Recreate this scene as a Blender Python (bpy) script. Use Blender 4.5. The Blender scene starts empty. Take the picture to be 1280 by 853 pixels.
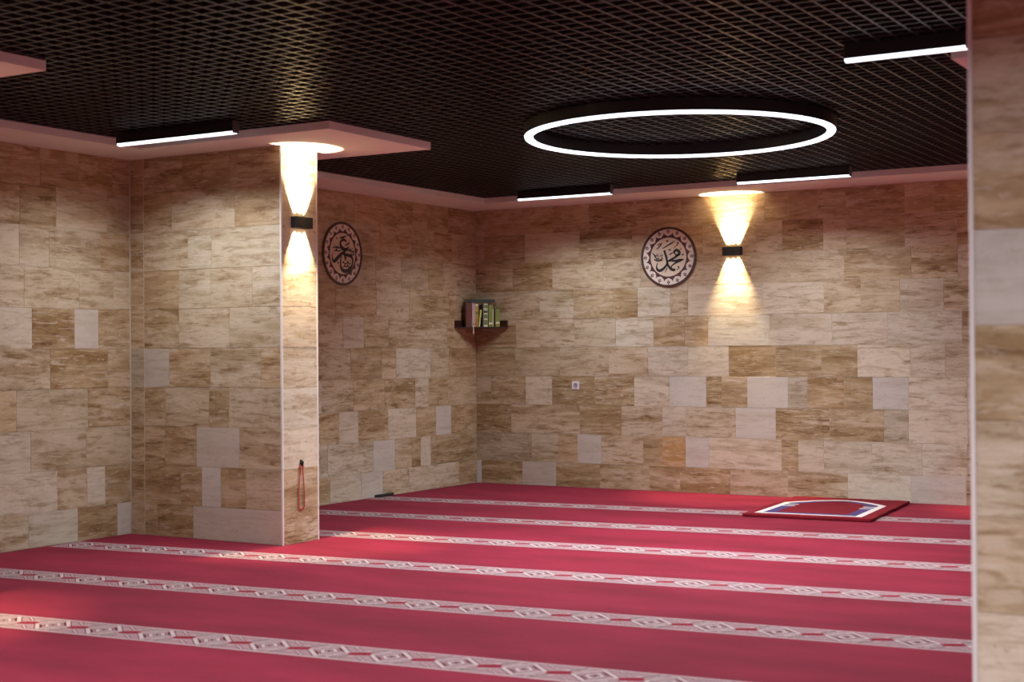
import bpy, bmesh, math, random
from mathutils import Vector, Matrix
random.seed(11)
sc = bpy.context.scene
COL = sc.collection

# ------------------------------------------------------------------ camera
cam_d = bpy.data.cameras.new('camera')
cam = bpy.data.objects.new('camera', cam_d)
COL.objects.link(cam)
sc.camera = cam
cam_d.sensor_width = 36.0
cam_d.lens = 51.47
yaw, pitch, roll = math.radians(31.094), math.radians(0.4543), math.radians(-0.3861)
fw = Vector((-math.sin(yaw)*math.cos(pitch), math.cos(yaw)*math.cos(pitch), math.sin(pitch)))
rt = Vector((math.cos(yaw), math.sin(yaw), 0.0))
up = rt.cross(fw)
r2 = rt*math.cos(roll) + up*math.sin(roll)
u2 = -rt*math.sin(roll) + up*math.cos(roll)
M = Matrix((r2, u2, -fw)).transposed().to_4x4()
M.translation = Vector((8.4964, -13.3378, 1.4002))
cam.matrix_world = M
cam_d.clip_end = 60
cam_d.dof.use_dof = True
cam_d.dof.focus_distance = 14.0
cam_d.dof.aperture_fstop = 2.6

# ------------------------------------------------------------------ world / exposure
wd = bpy.data.worlds.new('world')
sc.world = wd
wd.use_nodes = True
wd.node_tree.nodes['Background'].inputs[0].default_value = (0.02, 0.02, 0.025, 1)
wd.node_tree.nodes['Background'].inputs[1].default_value = 0.2
sc.view_settings.view_transform = 'Standard'
sc.view_settings.look = 'None'
sc.view_settings.exposure = 0.0
sc.view_settings.gamma = 1.0
sc.view_settings.use_curve_mapping = False
LED = 2.3           # brightness of the opal diffusers
LEDW = 26.0         # watts per metre of white LED line
SPREAD = 144.0      # opening angle of the LED modules, degrees
SPOT_UP = 260.0
SPOT_DOWN = 105.0         # watts of each lamp inside a wall sconce
H = 2.93            # underside of the plaster soffits
HG = 2.986          # underside of the open grid
HC = 3.45           # plenum slab

# ------------------------------------------------------------------ helpers
def nmat(name):
    m = bpy.data.materials.new(name); m.use_nodes = True
    return m, m.node_tree.nodes, m.node_tree.links
def plain(name, col, rough=0.6, metal=0.0, spec=0.5):
    m, n, l = nmat(name); b = n['Principled BSDF']
    b.inputs['Base Color'].default_value = (*col, 1)
    b.inputs['Roughness'].default_value = rough
    b.inputs['Metallic'].default_value = metal
    b.inputs['Specular IOR Level'].default_value = spec
    return m
def grainy(name, col, col2, scale, rough=0.6, bump=0.0, stretch=(1,1,1), spec=0.5):
    m, n, l = nmat(name); b = n['Principled BSDF']
    b.inputs['Roughness'].default_value = rough
    b.inputs['Specular IOR Level'].default_value = spec
    tc = n.new('ShaderNodeTexCoord'); mp = n.new('ShaderNodeMapping')
    mp.inputs['Scale'].default_value = stretch
    l.new(tc.outputs['Object'], mp.inputs['Vector'])
    no = n.new('ShaderNodeTexNoise'); no.inputs['Scale'].default_value = scale
    no.inputs['Detail'].default_value = 5
    l.new(mp.outputs[0], no.inputs['Vector'])
    mx = n.new('ShaderNodeMix'); mx.data_type = 'RGBA'
    mx.inputs[6].default_value = (*col, 1); mx.inputs[7].default_value = (*col2, 1)
    rp = n.new('ShaderNodeMapRange'); rp.inputs[1].default_value = 0.35; rp.inputs[2].default_value = 0.65
    l.new(no.outputs[0], rp.inputs[0]); l.new(rp.outputs[0], mx.inputs[0])
    l.new(mx.outputs[2], b.inputs['Base Color'])
    if bump:
        bp = n.new('ShaderNodeBump'); bp.inputs['Strength'].default_value = bump
        bp.inputs['Distance'].default_value = 0.01
        l.new(no.outputs[0], bp.inputs['Height']); l.new(bp.outputs[0], b.inputs['Normal'])
    return m
def emis(name, col, s):
    m, n, l = nmat(name); b = n['Principled BSDF']
    b.inputs['Base Color'].default_value = (*col, 1)
    b.inputs['Emission Color'].default_value = (*col, 1)
    b.inputs['Emission Strength'].default_value = s
    return m

class MB:
    """collects geometry in plain lists, then links it as ONE object"""
    def __init__(s): s.v = []; s.f = []; s.m = []
    def quad(s, pts, mi=0):
        b = len(s.v); s.v += [tuple(p) for p in pts]; s.f.append(tuple(range(b, b+len(pts)))); s.m.append(mi)
    def box(s, x0, x1, y0, y1, z0, z1, mi=0):
        b = len(s.v)
        s.v += [(x0,y0,z0),(x1,y0,z0),(x1,y1,z0),(x0,y1,z0),(x0,y0,z1),(x1,y0,z1),(x1,y1,z1),(x0,y1,z1)]
        for f in ((0,3,2,1),(4,5,6,7),(0,1,5,4),(1,2,6,5),(2,3,7,6),(3,0,4,7)):
            s.f.append(tuple(b+i for i in f)); s.m.append(mi)
    def poly_prism(s, pts, z0, z1, mi=0):
        n = len(pts); b = len(s.v)
        s.v += [(x,y,z0) for x,y in pts] + [(x,y,z1) for x,y in pts]
        s.f.append(tuple(b+i for i in reversed(range(n)))); s.m.append(mi)
        s.f.append(tuple(b+n+i for i in range(n))); s.m.append(mi)
        for i in range(n):
            j = (i+1) % n; s.f.append((b+i, b+j, b+n+j, b+n+i)); s.m.append(mi)
    def tube(s, pts, r, seg=8, mi=0):
        pts = [Vector(p) for p in pts]; b = len(s.v); n = len(pts)
        for i, p in enumerate(pts):
            d = (pts[min(i+1,n-1)] - pts[max(i-1,0)]).normalized()
            a = d.orthogonal().normalized() if i == 0 else (a - d*a.dot(d)).normalized()
            c = d.cross(a); rr = r[i] if isinstance(r, (list, tuple)) else r
            for k in range(seg):
                t = 2*math.pi*k/seg; s.v.append(tuple(p + (a*math.cos(t)+c*math.sin(t))*rr))
        for i in range(n-1):
            for k in range(seg):
                k2 = (k+1) % seg
                s.f.append((b+i*seg+k, b+i*seg+k2, b+(i+1)*seg+k2, b+(i+1)*seg+k)); s.m.append(mi)
        s.f.append(tuple(b+k for k in reversed(range(seg)))); s.m.append(mi)
        s.f.append(tuple(b+(n-1)*seg+k for k in range(seg))); s.m.append(mi)
    def mesh(s, name, mats):
        me = bpy.data.meshes.new(name); me.from_pydata(s.v, [], s.f)
        for m in (mats if isinstance(mats, (list, tuple)) else [mats]): me.materials.append(m)
        me.polygons.foreach_set('material_index', s.m); me.update()
        return me
    def build(s, name, mats, parent=None, loc=None, smooth=False, bevel=0):
        me = s.mesh(name, mats)
        o = bpy.data.objects.new(name, me); COL.objects.link(o)
        if smooth: me.shade_smooth()
        if parent: o.parent = parent
        if loc is not None: o.location = loc
        if bevel:
            md = o.modifiers.new('bevel', 'BEVEL'); md.width = bevel; md.segments = 2
        return o
def empty(name, loc=(0,0,0), rz=0):
    o = bpy.data.objects.new(name, None); COL.objects.link(o)
    o.location = loc; o.rotation_euler = (0,0,rz); o.empty_display_size = 0.1
    return o
def tag(o, label, cat, group=None):
    o['label'] = label; o['category'] = cat
    if group: o['group'] = group
    return o
def structure(o):
    o['kind'] = 'structure'; return o
def adopt(o, parent):
    o.parent = parent; return o
def copy_tree(o, parent=None):
    c = o.copy(); COL.objects.link(c); c.parent = parent
    for ch in o.children: copy_tree(ch, c)
    return c
def ball(mb, c, r, seg=8, rings=6, mi=0, sz=1.0):
    b = len(mb.v); cx, cy, cz = c
    for i in range(1, rings):
        t = math.pi*i/rings
        for k in range(seg):
            a = 2*math.pi*k/seg
            mb.v.append((cx+r*math.sin(t)*math.cos(a), cy+r*math.sin(t)*math.sin(a), cz+r*sz*math.cos(t)))
    tp = len(mb.v); mb.v.append((cx,cy,cz+r*sz)); bt = len(mb.v); mb.v.append((cx,cy,cz-r*sz))
    for i in range(rings-2):
        for k in range(seg):
            k2 = (k+1) % seg
            mb.f.append((b+i*seg+k, b+(i+1)*seg+k, b+(i+1)*seg+k2, b+i*seg+k2)); mb.m.append(mi)
    for k in range(seg):
        k2 = (k+1) % seg
        mb.f.append((tp, b+k, b+k2)); mb.m.append(mi)
        mb.f.append((bt, b+(rings-2)*seg+k2, b+(rings-2)*seg+k)); mb.m.append(mi)

# ------------------------------------------------------------------ materials
def travertine():
    m, n, l = nmat('travertine'); b = n['Principled BSDF']
    b.inputs['Roughness'].default_value = 0.52
    b.inputs['Specular IOR Level'].default_value = 0.35
    tc = n.new('ShaderNodeTexCoord'); oi = n.new('ShaderNodeObjectInfo')
    off = n.new('ShaderNodeVectorMath'); off.operation = 'MULTIPLY_ADD'
    l.new(oi.outputs['Random'], off.inputs[0])
    off.inputs[1].default_value = (37.0, 11.0, 91.0)
    l.new(tc.outputs['Object'], off.inputs[2])
    def noise(scale, st, detail=5, dist=0.0, rough=0.55):
        mp = n.new('ShaderNodeMapping'); mp.inputs['Scale'].default_value = st
        l.new(off.outputs[0], mp.inputs['Vector'])
        no = n.new('ShaderNodeTexNoise'); no.inputs['Scale'].default_value = scale
        no.inputs['Detail'].default_value = detail; no.inputs['Distortion'].default_value = dist
        no.inputs['Roughness'].default_value = rough
        l.new(mp.outputs[0], no.inputs['Vector']); return no.outputs[0]
    def rng(x, a, c, lo=0.0, hi=1.0):
        r = n.new('ShaderNodeMapRange'); r.inputs[1].default_value = a; r.inputs[2].default_value = c
        r.inputs[3].default_value = lo; r.inputs[4].default_value = hi
        l.new(x, r.inputs[0]); return r.outputs[0]
    def mul(x, y):
        r = n.new('ShaderNodeMath'); r.operation = 'MULTIPLY'
        for i, q in enumerate((x, y)):
            if isinstance(q, float): r.inputs[i].default_value = q
            else: l.new(q, r.inputs[i])
        return r.outputs[0]
    def mix(f, a, c, mode='MIX'):
        r = n.new('ShaderNodeMix'); r.data_type = 'RGBA'; r.blend_type = mode
        l.new(f, r.inputs[0])
        for i, q in ((6, a), (7, c)):
            if isinstance(q, tuple): r.inputs[i].default_value = (*q, 1)
            else: l.new(q, r.inputs[i])
        return r.outputs[2]
    bandn = noise(1.0, (1.3, 1, 8.0), 7, 0.9, 0.62)
    vein = noise(1.0, (4.5, 1, 30.0), 6, 0.7, 0.62)
    vein2 = noise(1.7, (3.0, 1, 24.0), 7, 1.2, 0.68)
    blotch = noise(4.0, (1, 1, 1.9), 6, 1.2, 0.66)
    mottle = noise(22.0, (0.7, 1, 1.5), 4, 0.5, 0.7)
    pitn = noise(85.0, (0.8, 1, 1.3), 2, 0.0, 0.5)
    pitm = noise(5.0, (1, 1, 2.2), 2)
    col = oi.outputs['Color']; al = oi.outputs['Alpha']
    c1 = mix(mul(rng(bandn, 0.47, 0.60), al), col, (0.62, 0.52, 0.39), 'MULTIPLY')
    c1b = mix(mul(rng(bandn, 0.46, 0.36), mul(al, 0.75)), c1, (0.63, 0.525, 0.40))
    c2 = mix(mul(rng(blotch, 0.52, 0.62), mul(al, 0.55)), c1b, (0.66, 0.56, 0.43), 'MULTIPLY')
    c3 = mix(mul(mul(rng(vein, 0.52, 0.60), rng(blotch, 0.36, 0.54)), mul(al, 1.0)), c2, (0.55, 0.44, 0.31), 'MULTIPLY')
    c4 = mix(mul(rng(vein2, 0.54, 0.62), mul(al, 0.75)), c3, (0.66, 0.56, 0.44))
    c4b = mix(mul(rng(mottle, 0.50, 0.68), mul(al, 0.6)), c4, (0.66, 0.58, 0.48), 'MULTIPLY')
    streak = vein
    pit = mul(rng(pitn, 0.66, 0.71), rng(pitm, 0.48, 0.62))
    c5 = mix(mul(pit, 0.8), c4b, (0.13, 0.085, 0.05))
    l.new(c5, b.inputs['Base Color'])
    bp = n.new('ShaderNodeBump'); bp.inputs['Strength'].default_value = 0.25; bp.inputs['Distance'].default_value = 0.004
    sm = n.new('ShaderNodeMath'); sm.operation = 'SUBTRACT'
    l.new(streak, sm.inputs[0]); l.new(pit, sm.inputs[1]); l.new(sm.outputs[0], bp.inputs['Height'])
    l.new(bp.outputs[0], b.inputs['Normal'])
    return m
M_STONE = travertine()
M_GROUT = grainy('grout', (0.64,0.56,0.44), (0.55,0.47,0.36), 8, 0.9)
M_TRIM = plain('corner_profile', (0.74,0.70,0.66), 0.4)
M_PLASTER = grainy('painted_plaster', (0.83,0.80,0.75), (0.80,0.77,0.72), 6, 0.75)
M_BLADE = plain('black_grid_paint', (0.017,0.0155,0.015), 0.34, 0.0, 0.6)
M_VOID = plain('black_plenum', (0.006,0.006,0.006), 0.95)
M_HOUSE = plain('black_powder_coat', (0.012,0.012,0.015), 0.45)
M_CAP = plain('grey_end_cap', (0.10,0.10,0.11), 0.4)
M_LED = emis('led_diffuser', (0.86,0.91,1.0), LED)
M_WARM = emis('warm_lens', (1.0,0.78,0.48), 6.0)
M_CARPET = None
def carpet():
    m, n, l = nmat('red_carpet'); b = n['Principled BSDF']
    b.inputs['Roughness'].default_value = 0.95
    b.inputs['Specular IOR Level'].default_value = 0.1
    b.inputs['Sheen Weight'].default_value = 0.14
    b.inputs['Sheen Roughness'].default_value = 0.5
    b.inputs['Sheen Tint'].default_value = (0.95,0.35,0.5,1)
    tc = n.new('ShaderNodeTexCoord')
    mp = n.new('ShaderNodeMapping'); mp.inputs['Scale'].default_value = (0.6,1.6,1)
    l.new(tc.outputs['Object'], mp.inputs['Vector'])
    a = n.new('ShaderNodeTexNoise'); a.inputs['Scale'].default_value = 1.7; a.inputs['Detail'].default_value = 5
    l.new(mp.outputs[0], a.inputs['Vector'])
    c = n.new('ShaderNodeTexNoise'); c.inputs['Scale'].default_value = 260; c.inputs['Detail'].default_value = 2
    l.new(tc.outputs['Object'], c.inputs['Vector'])
    r = n.new('ShaderNodeMapRange'); r.inputs[1].default_value = 0.3; r.inputs[2].default_value = 0.7
    l.new(a.outputs[0], r.inputs[0])
    mx = n.new('ShaderNodeMix'); mx.data_type = 'RGBA'
    mx.inputs[6].default_value = (0.175,0.009,0.021,1); mx.inputs[7].default_value = (0.285,0.016,0.040,1)
    l.new(r.outputs[0], mx.inputs[0])
    m2 = n.new('ShaderNodeMix'); m2.data_type = 'RGBA'; m2.blend_type = 'MULTIPLY'
    m2.inputs[7].default_value = (0.75,0.7,0.7,1)
    l.new(c.outputs[0], m2.inputs[0]); l.new(mx.outputs[2], m2.inputs[6])
    l.new(m2.outputs[2], b.inputs['Base Color'])
    bp = n.new('ShaderNodeBump'); bp.inputs['Strength'].default_value = 0.6; bp.inputs['Distance'].default_value = 0.004
    l.new(c.outputs[0], bp.inputs['Height']); l.new(bp.outputs[0], b.inputs['Normal'])
    return m
M_CARPET = carpet()

# ------------------------------------------------------------------ shell
XR, YF = 12.6, -16.5
def slab(name, x0, x1, y0, y1, z0, z1, mat):
    mb = MB(); mb.box(x0, x1, y0, y1, z0, z1)
    return structure(mb.build(name, mat))
floor = slab('floor', -0.25, XR+0.25, YF-0.25, 0.25, -0.1, 0.0, M_CARPET)
ceiling = slab('ceiling', -0.25, XR+0.25, YF-0.25, 0.25, HC, HC+0.1, M_VOID)
wall_back = slab('wall_back', -0.25, XR+0.25, 0.0028, 0.25, 0.0, HC, M_GROUT)
wall_left = slab('wall_left', -0.25, -0.0028, YF, 0.0028, 0.0, HC, M_GROUT)
wall_right = slab('wall_right', XR, XR+0.25, YF, 0.024, 0.0, HC, M_GROUT)
wall_front = slab('wall_front', -0.25, XR+0.25, YF-0.25, YF, 0.0, HC, M_GROUT)

# ------------------------------------------------------------------ stone tiles
TONE = {'W': ((0.65,0.575,0.450), 0.6), 'G': ((0.585,0.535,0.465), 0.22), 'B': ((0.575,0.470,0.325), 0.75),
        'S': ((0.47,0.40,0.29), 0.75), 'T': ((0.510,0.380,0.225), 0.8), 'D': ((0.455,0.330,0.180), 0.8),
        'O': ((0.50,0.31,0.13), 0.7)}
ORDER = 'WGBSTDO'    # the rows below list tones as positions in this order
def tile(parent, a0, a1, z0, z1, tone, frame, proud=None, gap=0.0013):

    o0, d, nrm = frame
    w = a1 - a0 - 2*gap; h = z1 - z0 - 2*gap
    if w < 0.01: return
    pr = random.uniform(0.0, 0.0007) if proud is None else proud
    t = 0.022 + pr; c = 0.0010; hw, hh = w/2, h/2
    # local axes: x along the wall, y outward (negative y faces the viewer), z up
    v = [(-hw,0.022,-hh),(hw,0.022,-hh),(hw,0.022,hh),(-hw,0.022,hh),
         (-hw,0.022-t+c,-hh),(hw,0.022-t+c,-hh),(hw,0.022-t+c,hh),(-hw,0.022-t+c,hh),
         (-hw+c,0.022-t,-hh+c),(hw-c,0.022-t,-hh+c),(hw-c,0.022-t,hh-c),(-hw+c,0.022-t,hh-c)]
    f = [(0,1,5,4),(1,2,6,5),(2,3,7,6),(3,0,4,7),(4,5,9,8),(5,6,10,9),(6,7,11,10),(7,4,8,11),(8,9,10,11)]
    me = bpy.data.meshes.new('stone_tile'); me.from_pydata(v, [], f); me.materials.append(M_STONE)
    o = bpy.data.objects.new('stone_tile', me); COL.objects.link(o)
    p = Vector(o0) + Vector(d)*((a0+a1)/2); p.z = (z0+z1)/2
    ang = math.atan2(d[1], d[0])
    o.location = p; o.rotation_euler = (0, 0, ang); o.parent = parent
    base, al = TONE[tone]; j = random.uniform(0.93, 1.07); j2 = random.uniform(0.97, 1.03)
    o.color = (base[0]*j, base[1]*j*j2, base[2]*j*j2*j2, al*random.uniform(0.75, 1.2))
Z0 = 0.2506
def zr(k, top=H):
    return (0.002, Z0) if k < 0 else (Z0+0.3*k, min(top, Z0+0.3*(k+1)))
def random_row(a0, a1, pool='BBTWTBDG'):
    js = []; a = a0 + random.uniform(0.2, 0.5)
    while a < a1 - 0.15:
        js.append(a); a += random.choice((0.28, 0.4, 0.5, 0.6, 0.45))
    return js, ''.join(random.choice(pool) for _ in range(len(js)+1))
def tiles(parent, rows, a0, a1, frame, ext_lo=None, ext_hi=None, top=H):
    for k in range(-1, 9):
        js, tn = rows[k]
        z0, z1 = zr(k, top)
        js = list(js); tn = ''.join(ORDER[q] for q in tn)
        if ext_hi is not None:
            j2, t2 = random_row(js[-1]+0.3, ext_hi); js = js + [js[-1]+0.42] + j2[1:]; tn = tn[:-1] + tn[-1] + t2
        if ext_lo is not None:
            j2, t2 = random_row(ext_lo, js[0]-0.3); js = [q for q in j2 if q < js[0]-0.2] + js
            tn = t2[:sum(1 for q in js if q not in rows[k][0])] + tn
        e = [a0 if ext_lo is None else ext_lo] + js + [a1 if ext_hi is None else ext_hi]
        for i in range(len(e)-1):
            tile(parent, e[i], e[i+1], z0, z1, tn[i % len(tn)], frame)
BACK = {-1: ([0.059, 0.57, 0.978, 1.496, 2.059, 2.393, 2.93, 3.519, 4.107, 4.699, 5.195], [1, 5, 1, 5, 4, 4, 5, 2, 2, 0, 1, 4]), 0: ([0.304, 0.686, 1.004, 1.237, 1.513, 1.99, 2.203, 2.456, 2.705, 3.457, 3.625, 3.877, 4.338, 4.804, 5.205], [3, 3, 2, 4, 1, 2, 5, 6, 1, 0, 5, 0, 0, 0, 0, 2]), 1: ([0.436, 1.263, 1.746, 2.203, 2.467, 2.99, 3.401, 3.935, 4.453, 4.682, 5.214], [5, 2, 5, 2, 0, 2, 1, 5, 5, 3, 0, 0]), 2: ([0.188, 0.616, 0.937, 1.442, 1.892, 2.285, 2.684, 2.845, 3.112, 3.527, 3.718, 4.076, 4.35, 4.685, 5.21], [2, 4, 0, 5, 4, 0, 1, 5, 4, 1, 3, 4, 5, 1, 0, 0]), 3: ([0.488, 1.035, 1.607, 2.051, 2.489, 2.923, 3.406, 3.86, 4.207, 4.702, 5.021], [5, 2, 2, 2, 0, 0, 5, 5, 5, 0, 0, 2]), 4: ([0.503, 0.797, 1.209, 1.688, 2.115, 2.457, 2.706, 3.346, 3.966, 4.498, 5.173], [4, 2, 2, 2, 0, 4, 4, 0, 0, 0, 0, 5]), 5: ([0.794, 1.202, 1.667, 1.939, 2.303, 2.494, 3.284, 3.891, 4.245, 4.612, 5.012], [2, 2, 4, 5, 0, 2, 0, 0, 2, 2, 0, 2]), 6: ([0.468, 0.951, 1.55, 1.978, 2.497, 2.809, 3.163, 3.561, 4.087, 4.718], [4, 5, 2, 2, 2, 2, 2, 2, 2, 4, 4]), 7: ([0.108, 0.618, 1.277, 1.881, 2.343, 2.654, 3.215, 3.481, 3.888, 4.113, 4.662, 5.132], [2, 5, 2, 5, 4, 4, 2, 2, 5, 2, 4, 2, 4]), 8: ([0.68, 0.961, 1.388, 1.929, 2.424, 3.304, 3.542, 3.836, 4.107, 4.664, 4.927], [4, 4, 4, 4, 4, 4, 4, 4, 4, 4, 4, 4])}  # in all four tables the top row's tan includes shade under the soffits
LEFT_FAR = {-1: ([-2.546, -2.065, -1.714, -1.268, -0.353], [4, 0, 1, 2, 0, 4]), 0: ([-2.575, -1.864, -1.506, -1.219, -1.061, -0.879], [0, 0, 1, 2, 5, 0, 4]), 1: ([-2.405, -2.105, -1.624, -1.136, -0.782, -0.497], [4, 0, 4, 0, 4, 1, 4]), 2: ([-2.658, -2.179, -1.674, -1.154, -0.91, -0.554], [0, 2, 4, 4, 0, 4, 2]), 3: ([-2.218, -1.724, -1.483, -0.878, -0.528], [2, 5, 2, 0, 2, 4]), 4: ([-2.337, -2.007, -1.601, -0.562, -0.192], [2, 0, 4, 2, 4, 4]), 5: ([-1.804, -1.249, -0.521], [4, 2, 4, 4]), 6: ([-1.811, -1.378, -0.901, -0.631], [2, 2, 2, 5, 2]), 7: ([-1.738, -1.199, -0.795, -0.465], [2, 4, 2, 4, 2]), 8: ([-2.153, -1.656, -1.184, -0.919, -0.534], [4, 4, 4, 4, 4, 4])}
LEFT_NEAR = {-1: ([-6.052, -5.588, -5.192], [2, 0, 5, 1]), 0: ([-5.783, -5.497, -5.314], [0, 2, 0, 5]), 1: ([-6.03, -5.503], [0, 2, 2]), 2: ([-6.159, -5.485], [4, 2, 4]), 3: ([-5.846, -5.282], [2, 5, 4]), 4: ([-6.015, -5.615, -5.378], [0, 4, 1, 4]), 5: ([-6.086, -5.567, -5.221], [2, 2, 2, 2]), 6: ([-6.128, -5.853, -5.35], [2, 2, 2, 4]), 7: ([-6.122, -5.787, -5.283], [4, 5, 2, 2]), 8: ([-5.935, -5.57, -5.232], [4, 4, 4, 4])}
PILLAR = {-1: ([0.277, 0.652], [4, 5, 1]), 0: ([0.526, 0.742, 0.933, 1.179], [5, 4, 1, 4, 2]), 1: ([0.365, 0.688, 1.12], [4, 5, 1, 2]), 2: ([0.373, 0.82, 1.015], [4, 2, 4, 2]), 3: ([0.41, 0.834, 1.331], [1, 4, 2, 4]), 4: ([0.513, 1.024], [5, 2, 2]), 5: ([0.515, 0.838, 1.253], [4, 2, 2, 2]), 6: ([0.608, 0.852], [2, 2, 2]), 7: ([0.444, 1.085], [4, 2, 4]), 8: ([0.554, 1.032], [4, 4, 4])}
FR_BACK = ((0,0,0), (1,0,0), None)
FR_LEFT = ((0,0,0), (0,1,0), None)      # outward is +x: rotate by 90 degrees
tiles(wall_back, BACK, 0.0, None, FR_BACK, ext_hi=8.4)
tiles(wall_left, LEFT_FAR, -4.63, 0.0, ((0,0,0),(0,1,0),None), ext_lo=-4.628)
tiles(wall_left, LEFT_NEAR, None, -5.053, ((0,0,0),(0,1,0),None), ext_lo=-8.22)

# ------------------------------------------------------------------ pillars faced with stone
def pillar(name, x0, x1, y0, y1, label, front_rows=None, front_a0=None, side_tones='TTWWWWWWBW', strip=False, zoff=0.0, left_face=False, right_face=True, single=None):
    t = empty(name, (x0, y0, 0)); tag(t, label, 'pillar')
    g = 0.0028
    mb = MB(); mb.box(g if left_face else 0, x1-x0-g, g, y1-y0-(g if left_face else 0), 0, HG-0.004)
    mb.build('core', M_GROUT, t)
    fo = ((0,0,0),(1,0,0),None)
    a0 = 0.0 if front_a0 is None else front_a0
    for k in range(-1, 9):
        z0, z1 = zr(k)
        if zoff: z0, z1 = max(0.002, z0+zoff if k >= 0 else 0.002), min(H, z1+zoff)
        if front_rows:
            js, tn = front_rows[k]; tn = ''.join(ORDER[q] for q in tn)
        elif single:
            js, tn = [], single[k+1]
        else:
            js, tn = random_row(a0, x1-x0)
        e = [a0] + list(js) + [x1-x0-0.012]
        if single: e[0] = 0.012
        for i in range(len(e)-1): tile(t, e[i], e[i+1], z0, z1, tn[i % len(tn)], fo)
        if strip: # narrow cut strip in the corner
            tile(t, 0.004, a0-0.006, z0, z1, 'TTTBSTTTTT'[k+1], ((0,0.002,0),(1,0,0),None), proud=0.0)
        if right_face:
            tile(t, 0.012, y1-y0-0.012, z0, z1, side_tones[k+1], ((x1-x0,0,0),(0,1,0),None))
        if left_face:
            tile(t, -(y1-y0)+0.012, -0.012, z0, z1, random.choice('BTW'), ((0,0,0),(0,-1,0),None))
            tile(t, -(x1-x0)+0.012, -0.012, z0, z1, random.choice('BTW'), ((0,y1-y0,0),(-1,0,0),None))
    # corner profiles
    cs = [(x1-x0-0.0125, -0.002), (x1-x0-0.0125, y1-y0-0.0125)]
    if left_face: cs += [(-0.002, -0.002)]
    for cx_, cy_ in cs:
        c = MB(); c.box(cx_, cx_+0.0145, cy_, cy_+0.0145, 0.0, H); c.build('corner_trim', M_TRIM, t)
    return t
pillar('stone_pillar', 0.0, 1.531, -5.046, -4.628,
       'stone-clad pillar jutting from the left wall, lit by a sconce on its narrow side', PILLAR, 0.148, 'TTWWWWWWWW', strip=True)
pillar('stone_pillar', 7.352, 8.35, -8.645, -8.222,
       'nearest stone-clad pillar, blurred, cut off by the right edge of the picture', single='WWBBDGTBTT',
       zoff=0.025, left_face=True)
pillar('stone_pillar', 0.0, 1.531, -8.645, -8.222,
       'stone-clad pillar jutting from the left wall, out of frame nearer the camera', side_tones='TBWBWBWBBB')
pillar('stone_pillar', 7.3, 8.83, -5.046, -4.628,
       'stone-clad pillar hidden behind the nearest pillar', side_tones='TBWBWBWBBB', left_face=True)

# ------------------------------------------------------------------ plaster soffits
def soffit(name, boxes):
    mb = MB()
    for b in boxes: mb.box(*b)
    return structure(mb.build(name, M_PLASTER))
soffit('trim_1', [(-0.02, 0.53, -16.4, -0.66, H, HG-0.002), (-0.02, XR, -0.66, 0.02, H, HG-0.002),
                  (0.53, 2.315, -5.475, -4.25, H, HG-0.002), (0.53, 2.315, -9.1, -7.91, H, HG-0.002)])
soffit('trim_2', [(6.512, 9.6, -5.56, -4.25, H, HG-0.002)])
soffit('trim_3', [(6.8, 9.1, -9.1, -7.82, H, HG-0.002)])

# ------------------------------------------------------------------ open grid ceiling: every blade an object
bx_ = MB(); bx_.box(0.0, XR, -0.0055, 0.0055, 0, 0.042); me_x = bx_.mesh('grid_blade', M_BLADE)
by_ = MB(); by_.box(-0.0055, 0.0055, YF, 0.0, 0.0005, 0.0425); me_y = by_.mesh('grid_blade', M_BLADE)
y = -0.05
while y > YF:
    o = bpy.data.objects.new('grid_blade', me_x); COL.objects.link(o); o.location = (0, y, HG); o.parent = ceiling; y -= 0.1
x = 0.05
while x < XR:
    o = bpy.data.objects.new('grid_blade', me_y); COL.objects.link(o); o.location = (x, 0, HG); o.parent = ceiling; x += 0.1

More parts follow.
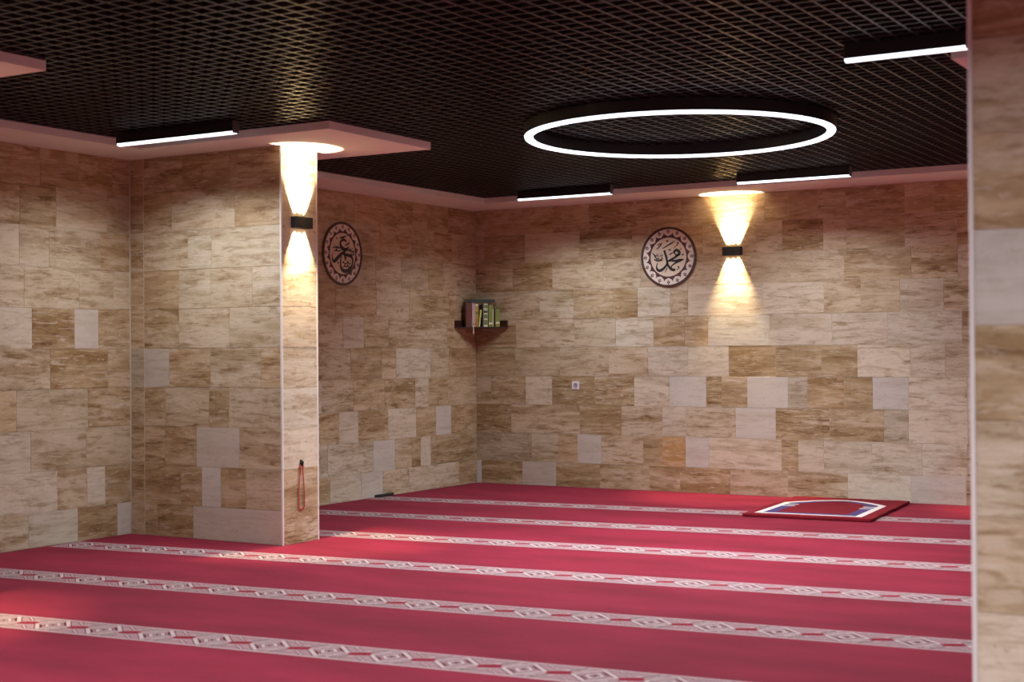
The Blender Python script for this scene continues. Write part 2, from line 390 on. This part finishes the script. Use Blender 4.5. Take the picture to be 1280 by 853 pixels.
# ------------------------------------------------------------------ carpet stripes
M_FIELD = grainy('stripe_ground', (0.40,0.25,0.26), (0.31,0.17,0.19), 180, 0.95, spec=0.1)
M_CREAM = grainy('stripe_cream', (0.57,0.44,0.43), (0.48,0.35,0.35), 200, 0.95, spec=0.1)
M_DARK = plain('stripe_dark', (0.09,0.012,0.02), 0.95, spec=0.1)
M_RED = plain('stripe_red', (0.25,0.012,0.03), 0.95, spec=0.1)
def stripe_mesh(L):
    mb = MB(); W = 0.15; P = 0.336
    mb.box(0, L, -W, W, 0.0002, 0.001, 0)
    def bar(p, q, w, z, mi):
        p = Vector((*p, 0)); q = Vector((*q, 0)); d = (q-p).normalized(); n = Vector((-d.y, d.x, 0))*w/2
        mb.quad([(*(p-n).xy, z), (*(q-n).xy, z), (*(q+n).xy, z), (*(p+n).xy, z)], mi)
    def zig(u, pts, w, z, mi):
        if mi == 1:
            for a, b in zip(pts[:-1], pts[1:]): bar((u+a[0], a[1]), (u+b[0], b[1]), w+0.011, z-0.0003, 2)
        for a, b in zip(pts[:-1], pts[1:]): bar((u+a[0], a[1]), (u+b[0], b[1]), w, z, mi)
    bar((0, W-0.008), (L, W-0.008), 0.014, 0.0016, 1); bar((0, -W+0.008), (L, -W+0.008), 0.014, 0.0016, 1)
    bar((0, W-0.030), (L, W-0.030), 0.004, 0.0014, 2); bar((0, -W+0.030), (L, -W+0.030), 0.004, 0.0014, 2)
    u = P/2
    while u < L - P/2:
        # knot: nested lozenges of cream cord with dark slots between them
        zig(u, [(-0.105,0),(0,0.115),(0.105,0),(0,-0.115),(-0.105,0)], 0.021, 0.0020, 1)
        zig(u, [(-0.040,0.0),(0,0.046),(0.040,0.0),(0,-0.046),(-0.040,0.0)], 0.018, 0.0020, 1)
        for sx, sy in ((1,1),(-1,-1)):
            zig(u, [(sx*0.022,sy*0.078),(sx*0.068,sy*0.028)], 0.032, 0.0018, 2)
            zig(u, [(sx*0.086,-sy*0.056),(sx*0.050,-sy*0.094)], 0.012, 0.0022, 1)
            zig(u, [(-sx*0.068,sy*0.030),(-sx*0.024,sy*0.078)], 0.018, 0.0018, 2)
        zig(u, [(-0.012,0.012),(0.012,-0.012)], 0.016, 0.0022, 2)
        # slanted bars beside the knot
        for s in (1,-1):
            zig(u, [(s*0.055,-s*0.122),(s*0.125,-s*0.045)], 0.016, 0.0021, 1)
            zig(u, [(s*0.078,-s*0.122),(s*0.148,-s*0.045)], 0.014, 0.0019, 2)
            zig(u, [(s*0.101,-s*0.122),(s*0.168,-s*0.050)], 0.014, 0.0021, 1)
            zig(u, [(-s*0.075,-s*0.118),(-s*0.14,-s*0.066)], 0.010, 0.0019, 1)
        # red lozenge between knots
        c = u + P/2; h = 0.044; ln = 0.062
        mb.quad([(c-ln,-0.012,0.0017),(c-ln*0.55,-h,0.0017),(c+ln*0.75,-h*0.35,0.0017),(c+ln,0.012,0.0017),(c+ln*0.55,h,0.0017),(c-ln*0.75,h*0.35,0.0017)], 3)
        zig(c, [(-ln*0.6,h*0.55+0.012),(ln*0.5,h+0.012)], 0.012, 0.0020, 1)
        zig(c, [(-ln*0.5,-h-0.012),(ln*0.6,-h*0.55-0.012)], 0.012, 0.0020, 1)
        u += P
    return mb.mesh('carpet_stripe', [M_FIELD, M_CREAM, M_DARK, M_RED])
sm_ = stripe_mesh(12.3)
for k in range(1, 12):
    o = bpy.data.objects.new('carpet_stripe', sm_); COL.objects.link(o)
    o.parent = floor; o.location = (0.012, -0.571-1.292*k, 0.0); o.rotation_euler = (0,0,math.atan(0.106))

# ------------------------------------------------------------------ LED lights
def led(parent, loc, sx, sy, watts, rz=0.0):
    ld = bpy.data.lights.new('led_module', 'AREA'); ld.shape = 'RECTANGLE'; ld.size = sx; ld.size_y = sy
    ld.energy = watts; ld.color = (0.90, 0.94, 1.0); ld.spread = math.radians(SPREAD)
    o = bpy.data.objects.new('led_module', ld); COL.objects.link(o); o.parent = parent
    o.location = loc; o.rotation_euler = (0, 0, rz)
def linear_light(x0, x1, y, label, group='white linear lights along the ceiling'):
    L = x1-x0; t = empty('linear_light', (x0, y, HG-0.002)); tag(t, label, 'ceiling light')
    z1 = 0.0; z0 = -0.072
    mb = MB(); mb.box(0.004, L-0.004, -0.03, 0.03, z0, z1); mb.build('housing', M_HOUSE, t)
    for a in (0.0, L-0.004):
        c = MB(); c.box(a, a+0.004, -0.031, 0.031, z0-0.012, z1); c.build('end_cap', M_CAP, t)
    d = MB(); n = 8; prof = []
    for i in range(n+1):
        a = math.pi*i/n; prof.append((-0.027*math.cos(a), z0-0.004-0.014*math.sin(a)))
    b = len(d.v)
    for xx in (0.004, L-0.004): d.v += [(xx, py, pz) for py, pz in prof] + [(xx, 0.027, z0), (xx, -0.027, z0)]
    m = n+3
    for i in range(m):
        j = (i+1) % m; d.f.append((b+i, b+j, b+m+j, b+m+i)); d.m.append(0)
    d.f.append(tuple(reversed(range(b, b+m)))); d.m.append(0); d.f.append(tuple(range(b+m, b+2*m))); d.m.append(0)
    d.build('diffuser', M_LED, t)
    led(t, (L/2, 0, z0-0.0195), L*0.97, 0.045, LEDW*L)
    return t
linear_light(0.69, 1.79, -5.82, 'white linear ceiling light in front of the pillar on the left')
linear_light(1.116, 2.146, -0.955, 'white linear ceiling light by the back wall, nearer the corner shelf')
linear_light(3.46, 4.50, -1.05, 'white linear ceiling light by the back wall, right of the lit sconce')
linear_light(6.064, 6.69, -5.93, 'white linear ceiling light at the top right beside the nearest pillar')
linear_light(4.9, 6.0, -8.9, 'added fill light in linear form, out of frame above the middle of the carpet')  # added unseen light, brightens the front right of the carpet
linear_light(1.1, 2.2, -10.2, 'white linear ceiling light out of frame near the left wall')
linear_light(6.9, 8.0, -10.2, 'white linear ceiling light out of frame in front of the nearest pillar')
linear_light(1.1, 2.2, -14.6, 'white linear ceiling light out of frame in the front left corner')
linear_light(10.3, 11.4, -9.0, 'white linear ceiling light out of frame by the right wall')
def ring_light(cx, cy, R, label):
    t = empty('ring_light', (cx, cy, HG-0.002)); tag(t, label, 'ceiling light')
    N = 96
    def lathe(name, prof, mat):
        mb = MB(); k = len(prof)
        for i in range(N):
            a = 2*math.pi*i/N
            mb.v += [(r*math.cos(a), r*math.sin(a), z) for r, z in prof]
        for i in range(N):
            i2 = (i+1) % N
            for j in range(k):
                j2 = (j+1) % k
                mb.f.append((i*k+j, i*k+j2, i2*k+j2, i2*k+j)); mb.m.append(0)
        return mb.build(name, mat, t)
    z0 = -0.078
    lathe('housing', [(R-0.066,0),(R-0.066,z0),(R,z0),(R,0)], M_HOUSE)
    prof = [(R-0.063, z0)]
    for i in range(7):
        a = math.pi*i/6; prof.append((R-0.033-0.030*math.cos(a), z0-0.003-0.018*math.sin(a)))
    prof.append((R-0.003, z0))
    lathe('diffuser', prof, M_LED)
    for i in range(12):
        a = 2*math.pi*i/12; q = R-0.033
        led(t, (q*math.cos(a), q*math.sin(a), z0-0.0225), 0.5*R*0.95, 0.04, LEDW*2*math.pi*R/12, a+math.pi/2)
    return t
ring_light(4.24, -4.02, 1.075, 'large glowing ring light hanging under the black grid ceiling')
ring_light(4.24, -11.3, 1.075, 'ring light out of frame above the front carpet')
ring_light(9.9, -4.6, 1.075, 'ring light out of frame to the right')
ring_light(9.9, -11.3, 1.075, 'ring light out of frame near the camera')

# ------------------------------------------------------------------ wall sconces
def sconce(loc, rz, label):
    """local: x along the wall, -y away from it, z up; origin on the wall at the lamp's centre"""
    t = empty('wall_sconce', loc, rz); tag(t, label, 'wall lamp')
    w, d, h, k = 0.095, 0.052, 0.041, 0.004
    mb = MB()
    mb.box(-w, w, -d, -d+k, -h, h); mb.box(-w, w, -k, 0, -h, h)
    mb.box(-w, -w+k, -d+k, -k, -h, h); mb.box(w-k, w, -d+k, -k, -h, h)
    mb.build('housing', M_HOUSE, t)
    for s in (1, -1):
        ln = MB(); ln.box(-w+k, w-k, -d+k, -k, s*0.008-0.002, s*0.008+0.002); ln.build('lens', M_WARM, t)
        for px in (-0.052, 0.0, 0.052):
            ld = bpy.data.lights.new('sconce_lamp', 'SPOT'); ld.energy = SPOT_UP if s > 0 else SPOT_DOWN; ld.color = (1.0, 0.80, 0.50)
            ld.spot_size = math.radians(57); ld.spot_blend = 0.6; ld.shadow_soft_size = 0.006
            lo = bpy.data.objects.new('sconce_lamp', ld); COL.objects.link(lo); lo.parent = t
            lo.location = (px, -0.027, s*0.018)
            lo.rotation_euler = (0, 0, 0) if s < 0 else (math.pi, 0, 0)
    return t
sconce((2.98, 0.0, 2.375), 0, 'black up and down wall lamp on the back wall right of the round medallion')
sconce((1.533, -4.84, 2.375), math.pi/2, 'black up and down wall lamp on the narrow side of the left pillar')
sconce((5.96, 0.0, 2.375), 0, 'black wall lamp on the back wall hidden behind the nearest pillar')
sconce((1.533, -8.43, 2.375), math.pi/2, 'black wall lamp on the out-of-frame left pillar')

# ------------------------------------------------------------------ medallions
M_RIM = grainy('brown_rim', (0.075,0.028,0.016), (0.055,0.02,0.012), 30, 0.5)
M_ORN = plain('plum_ornament', (0.075,0.022,0.028), 0.6)
M_DISC = grainy('cream_disc', (0.80,0.68,0.52), (0.74,0.62,0.47), 12, 0.6)
M_DISC2 = plain('pale_border', (0.84,0.75,0.66), 0.6)
M_INK = plain('black_ink', (0.010,0.008,0.007), 0.5)
def smooth(pts, n=6):
    out = []; P = [pts[0]] + list(pts) + [pts[-1]]
    for i in range(1, len(P)-2):
        for j in range(n):
            t = j/n; q = []
            for c in range(len(P[0])):
                a, b, c_, d = P[i-1][c], P[i][c], P[i+1][c], P[i+2][c]
                q.append(0.5*((2*b)+(-a+c_)*t+(2*a-5*b+4*c_-d)*t*t+(-a+3*b-3*c_+d)*t**3))
            out.append(q)
    out.append(list(P[-2])); return out
def ribbon(mb, pts, yy):
    """pts: (u, v, width)"""
    s = smooth(pts); n = len(s); L = []; R_ = []
    for i in range(n):
        a = s[max(i-1,0)]; b = s[min(i+1,n-1)]
        dx, dz = b[0]-a[0], b[1]-a[1]; q = math.hypot(dx, dz) or 1; w = max(s[i][2], 0.001)/2
        nx, nz = -dz/q*w, dx/q*w
        L.append((s[i][0]+nx, yy, s[i][1]+nz)); R_.append((s[i][0]-nx, yy, s[i][1]-nz))
    for i in range(n-1): mb.quad([R_[i], R_[i+1], L[i+1], L[i]])
def medallion(loc, rz, strokes, label):
    t = empty('wall_medallion', loc, rz); tag(t, label, 'medallion', None)
    R = 0.302; N = 64
    def disc(name, r0, r1, y0, y1, mat):
        mb = MB()
        for i in range(N):
            a, b = 2*math.pi*i/N, 2*math.pi*(i+1)/N
            P = lambda r, an, yy: (r*math.cos(an), yy, r*math.sin(an))
            if r0 > 0:
                mb.quad([P(r0,a,y1),P(r1,a,y1),P(r1,b,y1),P(r0,b,y1)])
                mb.quad([P(r0,b,y0),P(r0,b,y1),P(r0,a,y1),P(r0,a,y0)][::-1])
            else: mb.quad([P(0,0,y1),P(r1,a,y1),P(r1,b,y1)])
            mb.quad([P(r1,a,y0),P(r1,b,y0),P(r1,b,y1),P(r1,a,y1)])
        return mb.build(name, mat, t)
    disc('backing_disc', 0, R*0.66, -0.001, -0.0075, M_DISC)
    disc('border_band', 0, R*0.93, -0.001, -0.0070, M_DISC2)
    disc('outer_rim', R*0.922, R, -0.001, -0.012, M_RIM)
    orn = MB()
    for i in range(96):
        a, b = 2*math.pi*i/96, 2*math.pi*(i+1)/96; r0, r1 = 0.645*R, 0.70*R; yy = -0.0085
        orn.quad([(r0*math.cos(a),yy,r0*math.sin(a)),(r1*math.cos(a),yy,r1*math.sin(a)),(r1*math.cos(b),yy,r1*math.sin(b)),(r0*math.cos(b),yy,r0*math.sin(b))])
    K = 16
    for i in range(K):
        a = 2*math.pi*(i+0.5)/K; yy = -0.0088
        ca, sa = math.cos(a), math.sin(a); da = 0.155
        tip = (0.825*R*ca, yy, 0.825*R*sa)
        prof = [(0.69,-da),(0.735,-da*0.62),(0.745,-da*0.3),(0.825,0),(0.745,da*0.3),(0.735,da*0.62),(0.69,da)]
        orn.quad([(r*R*math.cos(a+d_), yy, r*R*math.sin(a+d_)) for r, d_ in prof])
        b = 2*math.pi*i/K                        # trefoil between the points: three lobes on a stem
        def at(r, off): return (R*(r*math.cos(b)-off*math.sin(b)), R*(r*math.sin(b)+off*math.cos(b)))
        for (r, off, rad) in ((0.885,0.0,0.022),(0.845,0.034,0.021),(0.845,-0.034,0.021)):
            c = at(r, off); pts = [(c[0]+rad*R*1.25*math.cos(q*math.pi/3), yy, c[1]+rad*R*1.25*math.sin(q*math.pi/3)) for q in range(6)]
            orn.quad(pts)
        p0, p1 = at(0.775,0.0), at(0.84,0.0); ribbon(orn, [(p0[0],p0[1],0.018*R),(p1[0],p1[1],0.018*R)], yy)
        for s in (1,-1):
            p0, p1, p2 = at(0.79,s*0.052), at(0.80,s*0.02), at(0.775,0.0)
            ribbon(orn, [(p0[0],p0[1],0.006*R),(p1[0],p1[1],0.016*R),(p2[0],p2[1],0.008*R)], yy)
    orn.build('ornament_ring', M_ORN, t)
    small = MB()
    for s in strokes:
        ink = small if max(math.hypot(a[0]-s[0][0], a[1]-s[0][1]) for a in s) < 0.2 else MB()
        ribbon(ink, [(u*R, v*R, w*R*1.25) for u, v, w in s], -0.0092)
        if ink is not small: ink.build('letter_stroke', M_INK, t)
    small.build('small_script', M_INK, t)['kind'] = 'stuff'
    return t
def conv(px, cx, cy, rx, ry, sw=1.0):
    return [[((x-cx)/rx, -(y-cy)/ry, w*sw/rx) for x, y, w in s] for s in px]
def scribble(x0, y0, x1, y1, n, seed, w=5):
    """a run of small script letters between two points: teeth, bowls and dots"""
    rnd = random.Random(seed); out = []
    for i in range(n):
        fx = x0+(x1-x0)*(i+0.5)/n; fy = y0+(y1-y0)*(i+0.5)/n; q = abs(x1-x0)/n*0.75; k = rnd.choice((0,1,2))
        if k == 0: out.append([(fx+q,fy-14,w),(fx+q*0.7,fy+2,w),(fx-q*0.7,fy+6,w*0.7)])
        elif k == 1: out.append([(fx+q,fy,w*0.7),(fx,fy+10,w),(fx-q,fy+2,w),(fx-q*0.9,fy-9,w*0.6)])
        else: out.append([(fx+q*0.5,fy-8,w*0.7),(fx,fy-13,w),(fx-q*0.5,fy-6,w),(fx,fy,w*0.9),(fx+q,fy+6,w*0.6)])
        if rnd.random() < 0.6: out.append([(fx-3,fy-24,w),(fx+3,fy-24,w)])
    return out
S1 = [
 [(500,400,9),(490,372,20),(515,352,22),(545,372,24),(545,400,22),(520,412,17),(502,402,14)],
 [(545,395,22),(505,430,18),(462,452,17),(418,474,12)],
 [(418,474,9),(450,468,17),(500,474,19),(550,466,20),(597,460,9)],
 [(597,460,8),(550,480,13),(500,500,14),(462,528,12),(455,560,10)],
 [(378,348,18),(388,385,20),(400,425,20),(408,470,18),(414,505,18),(432,540,21),(458,566,25),(494,580,22)],
 [(414,470,14),(404,512,17),(372,552,21),(328,578,24),(296,562,19),(290,530,11),(300,488,6)],
 [(490,582,20),(497,560,10)],
 [(358,328,7),(410,300,11),(460,272,12),(500,250,5)],
 [(428,404,6),(455,390,10),(480,376,5)],
 [(288,335,6),(312,318,9),(330,300,8),(345,275,10),(350,258,5)],
 [(305,290,8),(325,275,9),(340,288,8),(325,300,7),(310,296,6)],
 [(398,236,9),(412,252,9),(424,234,8)],
 [(525,262,13),(534,275,11),(512,305,6),(488,330,4)],
 [(572,398,8),(584,412,8),(598,398,7)],
 [(560,338,12),(568,345,12)],
 [(524,545,8),(540,540,9),(538,560,8),(520,575,6)],
 [(404,548,9),(408,560,8),(392,580,6),(388,604,4)],
 [(425,342,7),(432,352,7),(438,342,7),(446,352,7),(452,338,6)],
 [(245,375,6),(262,395,11),(278,420,8),(290,448,7),(330,466,8),(364,458,6)],
 [(262,440,6),(285,462,8),(310,470,8),(345,452,9),(350,432,5)],
] + scribble(355, 405, 258, 415, 5, 3, 6) + scribble(362, 440, 270, 452, 5, 5, 6)
S2 = [
 [(372,290,5),(368,318,10),(345,332,9),(330,340,6)],
 [(345,312,8),(335,292,14),(312,286,18),(288,302,16),(281,335,20),(298,368,24),(330,382,22),(358,366,13),(372,340,5)],
 [(352,368,12),(330,396,18),(296,425,20),(262,458,24),(236,490,26),(212,508,22),(200,488,14),(197,452,8),(206,418,5)],
 [(300,420,12),(322,430,18),(358,436,20),(392,448,20),(408,478,18),(406,518,16),(390,560,20),(356,592,26),(318,598,26),(290,574,22),(282,530,16),(284,480,12),(292,432,8)],
 [(322,432,18),(334,462,20),(326,484,10)],
 [(275,272,8),(306,262,14),(346,246,6)],
 [(236,272,10),(248,282,10)],[(250,514,10),(262,526,10)],
] + scribble(280, 362, 200, 368, 5, 7, 7) + scribble(282, 395, 215, 400, 4, 8, 8) + scribble(430, 388, 352, 392, 5, 9, 7) \
  + scribble(428, 425, 360, 428, 4, 10, 7) + scribble(385, 512, 302, 518, 5, 12, 7) + scribble(378, 545, 306, 552, 5, 13, 8)
medallion((2.288, 0.0, 2.345), 0, conv(S1, 423, 427, 311, 342), 'round calligraphy medallion with brown rim on the back wall left of the lit sconce')
medallion((0.0, -2.344, 2.345), math.pi/2, conv(S2, 305, 425, 205, 320, 0.8), 'round calligraphy medallion with brown rim on the left wall beside the pillar')

# ------------------------------------------------------------------ socket
t = empty('wall_socket', (1.221, 0.0, 1.056)); tag(t, 'small white square power socket on the back wall below the medallion', 'socket')
mb = MB(); mb.box(-0.043,0.043,-0.006,-0.001,-0.043,0.043); M_WHITE = plain('white_plastic', (0.80,0.77,0.80), 0.35)
mb.build('frame', M_WHITE, t, bevel=0.002)
mb = MB(); n = 24
for i in range(n):
    a, b = 2*math.pi*i/n, 2*math.pi*(i+1)/n
    for r0, r1, y0, y1 in ((0.021,0.025,-0.0095,-0.0095),(0.0,0.021,-0.0064,-0.0064)):
        mb.quad([(r0*math.cos(a),y0,r0*math.sin(a)),(r1*math.cos(a),y1,r1*math.sin(a)),(r1*math.cos(b),y1,r1*math.sin(b)),(r0*math.cos(b),y0,r0*math.sin(b))])
    mb.quad([(0.025*math.cos(a),-0.006,0.025*math.sin(a)),(0.025*math.cos(b),-0.006,0.025*math.sin(b)),(0.025*math.cos(b),-0.0095,0.025*math.sin(b)),(0.025*math.cos(a),-0.0095,0.025*math.sin(a))])
mb.build('insert', plain('grey_plastic', (0.42,0.41,0.46), 0.4), t)
mb = MB(); mb.box(-0.013,-0.008,-0.0075,-0.0062,-0.003,0.003); mb.box(0.008,0.013,-0.0075,-0.0062,-0.003,0.003)
mb.box(-0.006,0.012,-0.0098,-0.0063,0.014,0.019); mb.build('contact_hole', plain('hole', (0.02,0.02,0.03), 0.6), t)

# ------------------------------------------------------------------ rosary on its hook
t = empty('prayer_beads', (1.534, -4.843, 0.0)); tag(t, 'red prayer beads hanging in a loop from a black hook low on the pillar', 'prayer beads')
mb = MB(); NB = 86
for i in range(NB):
    a = i/NB; zt, zb = 0.585, 0.248
    # closed loop, narrow at the top
    th = 2*math.pi*a; zz_ = (zt+zb)/2 + (zt-zb)/2*math.cos(th)
    f = (zt-zz_)/(zt-zb); w = 0.008 + 0.024*min(1, f*1.6)**0.8
    yy = w*(1 if th < math.pi else -1)*min(1, abs(math.sin(th))*2.2)
    ball(mb, (0.009, yy, zz_), 0.0056, 7, 5)
mb.build('bead_strand', plain('red_beads', (0.42,0.03,0.03), 0.3), t, smooth=True)
mb = MB(); ball(mb, (0.014, 0.0, 0.592), 0.014, 10, 8, 0, 1.9); mb.tube([(0.0,0,0.612),(0.012,0,0.612)], 0.006)
mb.build('hook', plain('black_hook', (0.012,0.01,0.01), 0.4), t, smooth=True)
mb = MB(); mb.tube([(0.02,0.004,0.578),(0.022,0.006,0.566),(0.021,0.004,0.548)], [0.005,0.007,0.003]); mb.build('tassel_bead', plain('rose_bead', (0.5,0.16,0.12), 0.4), t)

# ------------------------------------------------------------------ corner shelf and books
M_WOOD = grainy('dark_walnut', (0.065,0.022,0.012), (0.035,0.012,0.007), 5, 0.4, 0.1, (1,1,12))
SB = 1.662      # underside of the shelf
t = empty('corner_shelf', (0,0,SB)); tag(t, 'dark wooden corner shelf fixed between the left and back walls, holding books', 'shelf')
mb = MB(); mb.poly_prism([(0.003,-0.003),(0.003,-0.425),(0.022,-0.425),(0.405,-0.022),(0.405,-0.003)], 0.0, 0.014)
mb.build('shelf_board', M_WOOD, t)
mb = MB(); mb.box(0.003,0.020,-0.425,-0.020,0.014,0.082); mb.build('side_rail', M_WOOD, t)
mb = MB(); mb.box(0.003,0.405,-0.019,-0.003,0.014,0.082); mb.build('side_rail', M_WOOD, t)
fd = Vector((0.383,0.403,0)).normalized(); fn = Vector((-fd.y, fd.x, 0))       # along the front edge, inward
F0 = Vector((0.012,-0.430,SB+0.0145))
fang = math.atan2(fd.y, fd.x)
def book(s, th, h, dep, cover, pages, label, lean=0.0, bands=(), lift=0.0, name='book', push=0.0):
    t = empty(name, F0 + fd*s + fn*push, fang); tag(t, label, 'book', 'books on the corner shelf')
    t.location.z += lift; t.rotation_euler = (0, lean, fang)
    mb = MB(); c = 0.0025
    mb.box(0,th,0,0.003,0,h); mb.box(0,c,0.003,dep,0,h); mb.box(th-c,th,0.003,dep,0,h)
    cv = mb.build('cover', cover, t)
    mb = MB(); mb.box(c,th-c,0.0032,dep-0.004,0.003,h-0.003); mb.build('pages', pages, t)
    for (z0, z1, m) in bands:
        mb = MB(); mb.box(0.002,th-0.002,-0.0008,0.0,z0*h,z1*h); mb.build('spine_band', m, t)
    return t
P_ = lambda n_, c_: plain(n_, c_, 0.55)
c_pink, c_yel, c_brn, c_grn, c_dk, c_pal = P_('pale_pink_cloth',(0.55,0.42,0.40)), P_('mustard',(0.50,0.36,0.06)), P_('brown_leather',(0.13,0.055,0.04)), P_('olive_green',(0.20,0.26,0.05)), P_('black_cloth',(0.012,0.010,0.010)), P_('pale_cream',(0.72,0.68,0.50))
c_pg = P_('paper',(0.62,0.56,0.44)); c_lime = P_('lime',(0.58,0.60,0.16)); c_teal = P_('dark_teal',(0.025,0.050,0.050)); c_gold = P_('gold_print',(0.42,0.24,0.03)); c_grn2 = P_('green_print',(0.16,0.22,0.09)); c_mar = P_('maroon',(0.16,0.04,0.03))
book(0.120, 0.062, 0.262, 0.100, c_brn, c_pg, 'large brown book with dark edges, first from the left on the shelf', bands=((0.12,0.75,c_mar),(0.97,1.0,c_dk)))
book(0.186, 0.034, 0.246, 0.125, c_pink, c_pg, 'tall pale pink book between the brown and the mustard books', bands=((0.10,0.13,c_brn),))
book(0.222, 0.032, 0.240, 0.150, c_yel, c_pg, 'mustard and brown book with black bands on its spine', bands=((0.0,0.35,c_gold),(0.56,0.59,c_dk),(0.62,0.65,c_dk),(0.92,1.0,c_pal)))
book(0.257, 0.016, 0.180, 0.120, c_lime, c_pg, 'thin lime yellow book leaning to the right', lean=0.11, lift=0.003, bands=((0.0,0.28,c_pal),), push=0.004)
book(0.2965, 0.0125, 0.232, 0.120, c_dk, c_pg, 'thin black book in shadow left of the patterned spine', push=0.012)
book(0.311, 0.046, 0.244, 0.130, c_pal, c_pg, 'thick cream book with green pattern and a black band on its spine', bands=((0.60,0.68,c_dk),(0.70,0.74,c_grn2),(0.80,0.96,c_grn2),(0.08,0.30,c_grn2),(0.36,0.54,c_grn2)))
book(0.366, 0.044, 0.232, 0.110, c_grn, c_pg, 'dark green book right of the cream patterned one', bands=((0.10,0.2,c_pal),))
book(0.411, 0.010, 0.190, 0.090, c_pal, c_pg, 'very thin pale booklet between the two green books')
book(0.440, 0.048, 0.188, 0.070, c_grn, c_pg, 'short olive green book, last on the right of the shelf', bands=((0.10,0.16,c_gold),(0.18,0.27,c_pal)))
# the book lying on the others
t = empty('book', F0 + fd*0.178 + Vector((0,0,0.263)), fang); tag(t, 'dark teal book lying flat on top of the standing books', 'book', 'books on the corner shelf')
t.location = F0 + fd*0.135 + Vector((0,0,0.2635))
mb = MB(); mb.box(0,0.30,0.0,0.003,0,0.028); mb.box(0,0.30,0.003,0.13,0,0.003); mb.box(0,0.30,0.003,0.13,0.025,0.028); mb.build('cover', c_teal, t)
mb = MB(); mb.box(0.004,0.296,0.004,0.126,0.003,0.025); mb.build('pages', c_pg, t)
# ribbon hanging from a book
t = empty('bookmark_ribbon', F0 + fd*0.196); tag(t, 'thin pale bookmark ribbon hanging below the shelf edge', 'ribbon')
mb = MB(); q = [(0,0.01,0.0015),(0,-0.004,0.001),(0.001,-0.010,-0.006),(0.002,-0.011,-0.035),(0.003,-0.012,-0.075)]
for a, b in zip(q[:-1], q[1:]): mb.quad([(a[0]-0.004,a[1],a[2]),(b[0]-0.004,b[1],b[2]),(b[0]+0.004,b[1],b[2]),(a[0]+0.004,a[1],a[2])])
mb.build('ribbon', P_('pale_ribbon',(0.75,0.62,0.45)), t)
bpy.data.objects['bookmark_ribbon'].rotation_euler = (0,0,fang)

# ------------------------------------------------------------------ prayer mat
t = empty('prayer_mat', (3.758, -1.735, 0.0023), math.radians(4.6)); tag(t, 'thick red prayer mat with a white and navy niche outline near the back wall', 'prayer mat')
def outline(off=0.0):
    w, h = 1.085, 1.62; pts = []
    for i in range(20): pts.append((w*i/20, 0.004*math.sin(i*1.3)))
    for i in range(24): pts.append((w+0.004*math.sin(i), h*i/24*1.0-0.0))
    for i in range(20): pts.append((w-w*i/20, h-0.06*(1-i/20)+0.006*math.sin(i*0.9)))
    for i in range(24): pts.append((0.005*math.sin(i*1.1), h*(1-i/24)))
    return pts
M_MAT = grainy('mat_red', (0.20,0.009,0.018), (0.16,0.007,0.014), 60, 0.9, spec=0.15)
M_MATW = plain('mat_white', (0.78,0.68,0.62), 0.9); M_NAVY = plain('mat_navy', (0.05,0.028,0.13), 0.9)
mb = MB(); mb.poly_prism(outline(), 0.0, 0.026); mb.build('mat_body', M_MAT, t, bevel=0.006)
def band_poly(mb, loop_o, loop_i, z):
    n = len(loop_o)
    for i in range(n-1): mb.quad([(*loop_o[i],z),(*loop_o[i+1],z),(*loop_i[i+1],z),(*loop_i[i],z)])
def niche(x0, x1, y0, ys, yt):
    pts = [(x0,ys),(x0,y0),(x1,y0),(x1,ys)]
    cx = (x0+x1)/2
    arc = [(x1-(x1-x0)*i/10, ys+(yt-ys)*(1-abs(1-2*i/10)**1.7)) for i in range(1,11)]
    return pts+arc
mb = MB(); band_poly(mb, niche(0.075,0.985,0.10,1.04,1.40), niche(0.135,0.925,0.15,1.01,1.34), 0.0268)
mb.build('white_outline', M_MATW, t)
mb = MB(); band_poly(mb, niche(0.135,0.925,0.15,1.01,1.34), niche(0.225,0.835,0.24,0.97,1.27), 0.0266)
mb.build('navy_outline', M_NAVY, t)
for s, xx in ((1,0.075),(-1,0.985)):
    for yy in (0.73, 0.86):
        mb = MB(); x_0, x_1 = min(xx, xx+s*0.17), max(xx, xx+s*0.17)
        mb.quad([(x_0,yy,0.0272),(x_1,yy,0.0272),(x_1,yy+0.045,0.0272),(x_0,yy+0.045,0.0272)])
        mb.build('capital_bar', M_MATW, t)


# ------------------------------------------------------------------ small things
t = MB(); t.poly_prism([(0.003,-1.86),(0.045,-1.80),(0.05,-1.60),(0.004,-1.56)], 0.001, 0.028)  # plain black piece lying along the wall base
tag(t.build('black_sliver', M_HOUSE, bevel=0.004), 'small black wedge at the foot of the left wall where the stripe starts', 'sliver')
t = MB(); t.tube([(4.646,-6.14,HG-0.035),(4.646,-6.14,HG+0.03)], 0.006)
tag(t.build('brass_pin', plain('brass', (0.35,0.24,0.08), 0.4, 0.6)), 'thin brass pin hanging from the black grid before the ring light', 'pin')
t = MB(); t.box(0.004,0.060,-0.009,-0.0035,0.002,0.238)
o = t.build('skirting_piece', plain('grey_stone', (0.62,0.58,0.56), 0.5)); tag(o, 'narrow pale grey stone piece standing at the foot of the corner', 'stone piece')
